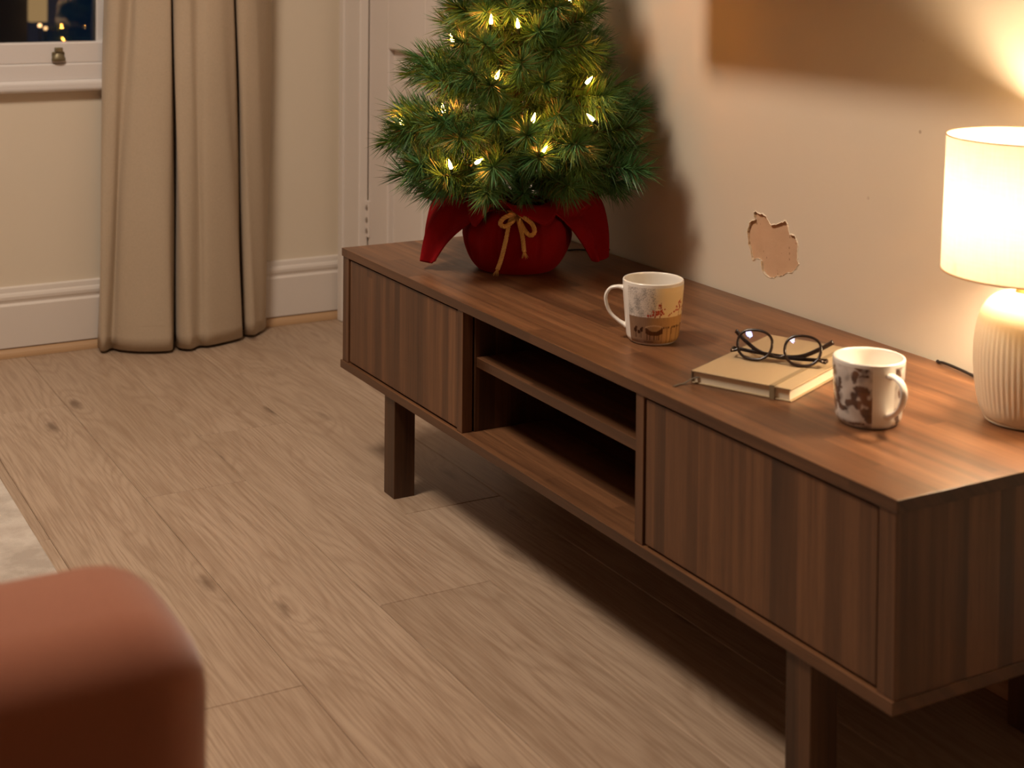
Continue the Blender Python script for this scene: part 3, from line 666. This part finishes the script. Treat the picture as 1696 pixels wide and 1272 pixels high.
# velvet wrap: pot body plus the gathered cloth above the tie
k = NT('red_velvet'); o = k.obj(); k.set(color=k.mix(k.noise(o, 14, 3), sr(118, 8, 14), sr(142, 14, 20)), rough=0.85, spec=0.12)
k.b.inputs['Sheen Weight'].default_value = 0.55; k.b.inputs['Sheen Roughness'].default_value = 0.35; k.b.inputs['Sheen Tint'].default_value = sr(220, 40, 40)
k.bump(k.noise(o, 700, 2), 0.2, 0.0006); MVEL = k.m
bm = bm_new()
pp = crom([(0.0005, 0.0008, 0), (0.060, 0.0010, 0), (0.072, 0.004, 0), (0.086, 0.022, 0), (0.0965, 0.050, 0), (0.097, 0.070, 0), (0.090, 0.090, 0), (0.077, 0.106, 0), (0.066, 0.116, 0), (0.064, 0.122, 0)], 5)
def pleat(r, z, a):
    am = 0.0035*min(1, max(0, (z-0.01)/0.05)) + 0.004*max(0, (z-0.085)/0.035)
    dent = 0.0
    for (da, w, dp) in ((-1.95, 0.05, 0.006), (-1.15, 0.05, 0.006), (-0.35, 0.07, 0.005), (-2.7, 0.07, 0.005), (0.6, 0.06, 0.005), (2.2, 0.06, 0.005)):
        q = ((a+PI) % (2*PI)) - PI
        dent += dp*math.exp(-((q-da)/w)**2)*min(1, max(0, (z-0.015)/0.03))
    return r + am*(0.6*math.sin(a*9+0.8)+0.4*math.sin(a*17+2.0)) - dent
lathe(bm, [(p.x, p.y) for p in pp], 180, pleat)
wrap = obj('pot_wrap', bm, MVEL, tree)
# flared cloth above the tie: a short ruffled collar, two corners hanging at the sides, two lifted behind
bm = bm_new(); NA, NR = 200, 10; grid = []
for j in range(NR+1):
    ring = []
    for i in range(NA):
        a = 2*PI*i/NA; t = j/NR; ln = 0.044 + 0.007*math.sin(a*5+0.4)
        r = 0.0645 + ln*(0.80*t); zz = 0.119 + 0.034*t - 0.040*t*t*(1+0.5*math.sin(a*5+1.2)) + 0.007*t*math.sin(a*9+0.5)
        ring.append(bm.verts.new((r*math.cos(a), r*math.sin(a), zz)))
    grid.append(ring)
for a_, b_ in zip(grid, grid[1:]):
    for i in range(NA): bm.faces.new((a_[i], a_[(i+1) % NA], b_[(i+1) % NA], b_[i])).smooth = True
fl = obj('collar', bm, MVEL, wrap); md = fl.modifiers.new('thick', 'SOLIDIFY'); md.thickness = 0.0022; md.offset = 0
def corner(cen, wid, fold, nu=40, nv=28):
    """cen: centre line points (x, y, z); wid: half-width vectors; fold: (v position, depth) of the ridge"""
    Cn = crom(cen, nu//(len(cen)-1)); Wd = crom(wid, nu//(len(wid)-1)); n = min(len(Cn), len(Wd)); bm = bm_new(); rows = []
    for i in range(n):
        c, w = Cn[i], Wd[i]; u = i/(n-1); t = (Cn[min(i+1, n-1)]-Cn[max(i-1, 0)]).normalized(); nr = t.cross(w).normalized()
        if nr.z < 0 and u < 0.5: nr = -nr
        row = []
        for k_ in range(nv+1):
            v = -1 + 2*k_/nv
            d = fold[1]*math.sin(PI*u*0.5+0.3)*math.exp(-((v-fold[0])/0.42)**2) + 0.0035*math.sin(v*5+u*4)*u
            edge = 0.010*u*(abs(v)**3)
            row.append(bm.verts.new(c + w*v + nr*d - t*edge*0.6))
        rows.append(row)
    for a_, b_ in zip(rows, rows[1:]):
        for i in range(nv): bm.faces.new((a_[i], a_[i+1], b_[i+1], b_[i])).smooth = True
    o = obj('cloth_corner', bm, MVEL, wrap); md = o.modifiers.new('thick', 'SOLIDIFY'); md.thickness = 0.0024; md.offset = 0
corner([(-0.052, -0.010, 0.112), (-0.084, -0.012, 0.1225), (-0.116, -0.014, 0.106), (-0.143, -0.018, 0.064), (-0.158, -0.024, 0.012)],
       [(0.030, -0.055, 0.0), (0.036, -0.052, -0.008), (0.036, -0.044, -0.014), (0.024, -0.030, -0.010), (0.013, -0.014, 0.000)], (-0.25, 0.012))
corner([(0.055, -0.010, 0.112), (0.090, -0.010, 0.1245), (0.122, -0.012, 0.104), (0.142, -0.014, 0.062), (0.152, -0.018, 0.016)],
       [(-0.030, -0.055, 0.0), (-0.034, -0.050, -0.010), (-0.032, -0.040, -0.016), (-0.024, -0.028, -0.010), (-0.015, -0.014, 0.000)], (-0.2, 0.010))
corner([(-0.045, 0.050, 0.110), (-0.085, 0.058, 0.122), (-0.130, 0.055, 0.122), (-0.172, 0.048, 0.124)],
       [(-0.030, 0.035, 0.020), (-0.012, 0.036, 0.030), (0.000, 0.026, 0.024), (0.003, 0.004, 0.004)], (0.1, 0.006))
corner([(0.045, 0.050, 0.110), (0.085, 0.058, 0.120), (0.122, 0.055, 0.124), (0.156, 0.048, 0.134)],
       [(0.030, 0.035, 0.020), (0.012, 0.036, 0.030), (0.000, 0.026, 0.024), (-0.003, 0.004, 0.004)], (0.1, 0.006))
# rope bow
k = NT('gold_rope'); k.set(color=sr(214, 172, 104), rough=0.6, spec=0.3); k.bump(k.noise(k.obj(), 900, 2), 0.4, 0.0005); MROPE = k.m
def rope(bm, path, r=0.0040, pitch=0.0125, fray=True):
    pts = crom(path, 14); fr = frames(pts); d = [0.0]
    for a, b in zip(pts, pts[1:]): d.append(d[-1]+(b-a).length)
    for s in range(3):
        st = []
        for p, (t, n, b), q in zip(pts, fr, d):
            an = 2*PI*(q/pitch + s/3); st.append(p + n*(r*0.52*math.cos(an)) + b*(r*0.52*math.sin(an)))
        tube(bm, st, r*0.56, 6)
    if fray:
        t = fr[-1][0]
        for q in range(22):
            dv = (t + Vector((random.uniform(-.55, .55), random.uniform(-.4, .4), random.uniform(-.3, .3)))).normalized()
            tube(bm, [pts[-1]-t*0.002, pts[-1]+dv*random.uniform(0.008, 0.014)], [0.0008, 0.0003], 4)
by = -0.083
bm = bm_new(); rope(bm, [(0.0, by+0.012, 0.108), (-0.012, by-0.004, 0.100), (-0.019, -0.103, 0.070), (-0.026, -0.107, 0.040), (-0.033, -0.106, 0.019)])
rope(bm, [(0.0, by+0.012, 0.108), (0.004, by-0.006, 0.098), (0.010, -0.100, 0.075), (0.013, -0.105, 0.050)])
rope(bm, [(-0.002, by+0.012, 0.110), (-0.008, by-0.010, 0.113), (-0.022, by-0.015, 0.108), (-0.029, by-0.013, 0.098), (-0.022, by-0.012, 0.092), (-0.010, by-0.008, 0.098), (0.0, by+0.010, 0.106)], fray=False)
rope(bm, [(0.002, by+0.012, 0.110), (0.012, by-0.010, 0.108), (0.026, by-0.016, 0.098), (0.031, by-0.018, 0.085), (0.024, by-0.019, 0.078), (0.014, by-0.014, 0.086), (0.004, by-0.004, 0.104)], fray=False)
tube(bm, [(0.0665*math.cos(2*PI*i/60), 0.0665*math.sin(2*PI*i/60), 0.113) for i in range(60)], 0.003, 8, closed=True)
obj('rope_bow', bm, MROPE, wrap)['label'] = 'twisted gold rope tied in a bow'

# string of warm fairy lights wound through the tree
ls = thing('fairy_lights', 'string of warm glowing fairy lights wound through the little tree', 'string lights', (TX, TY, H0), TA)
BULBS = [(-0.115,-0.075,0.412),(-0.001,-0.130,0.441),(-0.039,-0.158,0.355),(0.117,-0.115,0.345),(-0.127,-0.142,0.295),(-0.204,-0.045,0.26),(0.024,-0.195,0.286),(0.130,-0.148,0.285),(-0.112,-0.185,0.205),(-0.071,-0.208,0.218),(0.039,-0.222,0.237),(0.09,-0.075,0.485),(-0.048,-0.120,0.447)]
BULBS2 = [(0.06,-0.10,0.53),(-0.06,-0.09,0.56),(0.0,-0.08,0.64),(0.06,0.04,0.33),(-0.14,0.08,0.36),(-0.02,0.10,0.42),(-0.18,0.09,0.24),(0.02,-0.04,0.74)]
k = NT('fairy_bulb_glow'); e = k.n('ShaderNodeEmission', inp={0: (1.0, 0.31, 0.04, 1), 1: 300}); k.t.links.new(e.outputs[0], k.out.inputs[0]); MFB = k.m
MGW = flat('green_wire', sr(24, 46, 26), 0.6)
bm = bm_new(); pr = crom([(0.0022, 0, 0), (0.0031, 0.004, 0), (0.0027, 0.009, 0), (0.0015, 0.014, 0), (0.0003, 0.018, 0)], 3); lathe(bm, [(p.x, p.y) for p in pr], 12); mb = mesh_of('bulb', bm, MFB)
bm = bm_new(); lathe(bm, [(0.0004, -0.010), (0.0026, -0.010), (0.0030, -0.002), (0.0028, 0.001)], 10); mc = mesh_of('bulb_socket', bm, MGW)
tilts = [(0.35, -0.3), (0.15, -0.1), (0.2, 0.4), (0.2, 0.7), (0.1, -0.2), (0.3, -0.4), (0.2, 0.25), (0.2, -0.8), (0.2, -0.25), (0.5, 0.9), (0.2, 0.6), (0.2, 0.1), (0.1, 0.0)]
for i, b in enumerate(BULBS+BULBS2):
    o = link('bulb', mb, ls, b); tl_ = tilts[i % len(tilts)]; o.rotation_euler = (tl_[0], tl_[1], 0)
    q = link('bulb_socket', mc, o)
allb = sorted([Vector(b) for b in BULBS+BULBS2], key=lambda v: v.z)
wp = []
for a, b in zip(allb, allb[1:]):
    m_ = (a+b)/2; wp += [a*1.0 + Vector((0, 0.004, -0.010)), Vector((m_.x*0.55, m_.y*0.55, m_.z-0.01))]
wp.append(allb[-1] + Vector((0, 0.004, -0.010)))
wp = [Vector((0.05, 0.10, 0.128)), Vector((0.0, 0.05, 0.17))] + wp
bm = bm_new(); tube(bm, crom(wp, 6), 0.0010, 5); obj('wire', bm, MGW, ls)
cab = crom([(0.02, 0.118, 0.130), (0.03, 0.150, 0.085), (0.05, 0.16, 0.006), (0.12, 0.155, 0.0025), (0.165, 0.150, 0.0025), (0.195, 0.150, 0.006), (0.215, 0.125, 0.0035), (0.232, 0.100, 0.0025)], 6)
bm = bm_new(); tube(bm, cab, 0.0016, 6); obj('plug_cable', bm, flat('dark_cable', sr(30, 28, 26), 0.5), ls)

# ------------------------------------------------------------------ curtain
TOP = [(-0.1971,-1.03),(-0.2011,-0.985),(-0.1796,-0.972),(-0.1511,-0.985),(-0.1414,-0.95),(-0.1086,-0.935),(-0.0713,-0.93),(-0.0564,-0.945),(-0.0371,-1.0),(-0.0325,-1.0),(-0.0459,-0.945),(-0.0422,-0.922),(-0.0202,-0.915),(0.0047,-0.927),(0.0229,-0.912),(0.0621,-0.91),(0.0873,-0.925),(0.1019,-0.945),(0.1238,-1.0),(0.1269,-1.0),(0.1163,-0.955),(0.1252,-0.935),(0.1507,-0.94),(0.1752,-0.955),(0.2038,-0.985),(0.2333,-1.03)]
BOT = [(-0.2115,-1.03),(-0.2182,-0.985),(-0.2068,-0.972),(-0.1904,-0.985),(-0.1733,-0.96),(-0.1312,-0.925),(-0.076,-0.905),(-0.0536,-0.925),(-0.0266,-1.0),(-0.0228,-1.0),(-0.04,-0.93),(-0.0355,-0.905),(-0.0159,-0.895),(0.0086,-0.91),(0.0283,-0.9),(0.0876,-0.92),(0.1195,-0.94),(0.1311,-0.955),(0.1499,-1.0),(0.1539,-1.0),(0.1475,-0.97),(0.1534,-0.955),(0.1662,-0.955),(0.1827,-0.965),(0.1997,-0.985),(0.2226,-1.03)]
cur = thing('curtain', 'heavy beige linen curtain hanging in deep folds beside the window', 'curtain', (0, 0, 0))
MLIN = m_fabric('beige_linen', sr(188, 169, 145), sr(198, 179, 155), 1100, 0.92, 0.1, 0.35)
ct = crom([(y, x, 0) for y, x in TOP], 6); cb = crom([(y, x, 0) for y, x in BOT], 6)
def curtain_sheet(zs, off=0.0):
    bm = bm_new(); rows = []
    for z in zs:
        t = max(0.0, min(1.15, (z-0.01)/0.80)); row = []
        for i, (a, b) in enumerate(zip(cb, ct)):
            p = b*t + a*(1-t); w = 0.004*math.sin(i*0.21+z*5.0)
            row.append([p.y + w, p.x + 0.0025*math.sin(z*7+i*0.4), z])
        n = len(row)
        if off:
            r2 = []
            for i, p in enumerate(row):
                q0, q1 = row[max(0, i-1)], row[min(n-1, i+1)]; tx, ty = q1[0]-q0[0], q1[1]-q0[1]; l = math.hypot(tx, ty)+1e-9
                r2.append([p[0]+ty/l*off, p[1]-tx/l*off, p[2]])
            row = r2
        rows.append([bm.verts.new(p) for p in row])
    for a, b in zip(rows, rows[1:]):
        for i in range(len(a)-1): bm.faces.new((a[i], a[i+1], b[i+1], b[i])).smooth = True
    return bm
zz = list(np.linspace(0.008, 0.95, 30)) + list(np.linspace(1.0, 2.22, 14))
cl = obj('curtain_cloth', curtain_sheet(zz), MLIN, cur); md = cl.modifiers.new('t', 'SOLIDIFY'); md.thickness = 0.0024; md.offset = 0
zs_ = 0.07; t_ = (zs_-0.01)/0.80
hp = []
for i, (a, b) in enumerate(zip(cb, ct)):
    p = b*t_ + a*(1-t_); hp.append(Vector((p.y + 0.004*math.sin(i*0.21+zs_*5.0) + 0.0011, p.x + 0.0025*math.sin(zs_*7+i*0.4), zs_)))
bm = bm_new(); tube(bm, hp, 0.0006, 5); obj('hem_stitch', bm, MLIN, cur)
rod = thing('curtain_rod', 'curtain rod with brackets above the night window', 'curtain rod', (0, 0, 0))
MROD = flat('rod_black', sr(40, 38, 36), 0.4, 0.7)
bm = bm_new(); tube(bm, [(-0.955, -1.5, 2.24), (-0.955, 0.28, 2.24)], 0.011, 14); obj('rod', bm, MROD, rod)
for y in (-1.4, 0.25): bm = bm_new(); tube(bm, [(XB, y, 2.24), (-0.955, y, 2.24)], 0.006, 10); box(bm, XB, XB+0.006, y-0.02, y+0.02, 2.20, 2.28); obj('bracket', bm, MROD, rod)

# ------------------------------------------------------------------ sofa, rug
MSOFA = m_fabric('terracotta_velvet', sr(162, 97, 69), sr(154, 90, 63), 1500, 0.9, 0.5, 0.15)
sofa = thing('sofa', 'terracotta velvet sofa with rounded arm in the near corner', 'sofa', (0, 0, 0))
def cush(name, *a, bev=0.045):
    bm = bm_new(); box(bm, *a, bev, 6); return obj(name, bm, MSOFA, sofa, smooth=True)
cush('arm', 1.505, 1.700, -1.72, -0.796, 0.06, 0.531, bev=0.060)
cush('arm', -0.30, -0.11, -1.72, -0.85, 0.06, 0.535, bev=0.050)
cush('base', -0.12, 1.52, -1.70, -0.93, 0.09, 0.27, bev=0.02)
cush('seat_cushion', -0.105, 0.695, -1.50, -0.92, 0.265, 0.42); cush('seat_cushion', 0.70, 1.50, -1.50, -0.92, 0.265, 0.42)
cush('backrest', -0.12, 1.52, -1.78, -1.50, 0.26, 0.80, bev=0.06)
for x in (-0.22, 1.60):
    for y in (-1.65, -0.89): bm = bm_new(); lathe(bm, [(0.014, 0.0), (0.014, 0.002), (0.022, 0.062)], 16, close=True); o = obj('foot', bm, WD, sofa, (x, y, 0.006 if y > -1.7 else 0))
k = NT('pale_grey_rug'); o = k.obj(); nn = k.noise(o, 6, 5, 0.65); col = k.ramp(nn, [(0.38, sr(176, 164, 152)), (0.55, sr(206, 196, 184)), (0.7, sr(186, 172, 160))])
k.set(color=col, rough=0.95, spec=0.1); k.bump(k.noise(o, 500, 3), 0.6, 0.002); MRUG = k.m
bm = bm_new(); box(bm, -0.85, 1.95, -2.45, -0.597, 0.0002, 0.006, 0.002, 2)
rug = obj('rug', bm, MRUG); tag(rug, 'pale grey low pile rug at the left edge of the floor', 'rug')

# ------------------------------------------------------------------ television on its wall arm, ceiling lamp (above the frame)
tv = thing('television', 'thin black television on a wall arm above the console', 'television', (0, 0, 0))
MBK = flat('black_plastic', sr(24, 24, 25), 0.35)
bm = bm_new(); box(bm, 0.556, 1.47, 0.290, 0.325, 0.942, 1.47, 0.006, 3); obj('casing', bm, MBK, tv)
bm = bm_new(); box(bm, 0.564, 1.462, 0.2885, 0.2905, 0.954, 1.462); obj('screen', bm, flat('black_glass', sr(8, 8, 9), 0.08), tv)
bm = bm_new(); box(bm, 0.93, 1.08, 0.325, 0.345, 1.10, 1.30, 0.003); box(bm, 0.98, 1.03, 0.34, YW-0.012, 1.17, 1.23, 0.003); box(bm, 0.92, 1.09, YW-0.0125, YW-0.0005, 1.08, 1.32, 0.002); obj('wall_arm', bm, MBK, tv)
cl_ = thing('ceiling_lamp', 'round flush ceiling lamp lighting the whole room', 'ceiling lamp', (key.location.x, key.location.y, 0))
bm = bm_new(); lathe(bm, [(0.0005, ZC), (0.185, ZC), (0.19, ZC-0.01), (0.19, ZC-0.065), (0.184, ZC-0.068), (0.180, ZC-0.06), (0.180, ZC-0.035), (0.0005, ZC-0.035)], 64); obj('housing', bm, flat('lamp_white_metal', sr(230, 226, 220), 0.4), cl_)
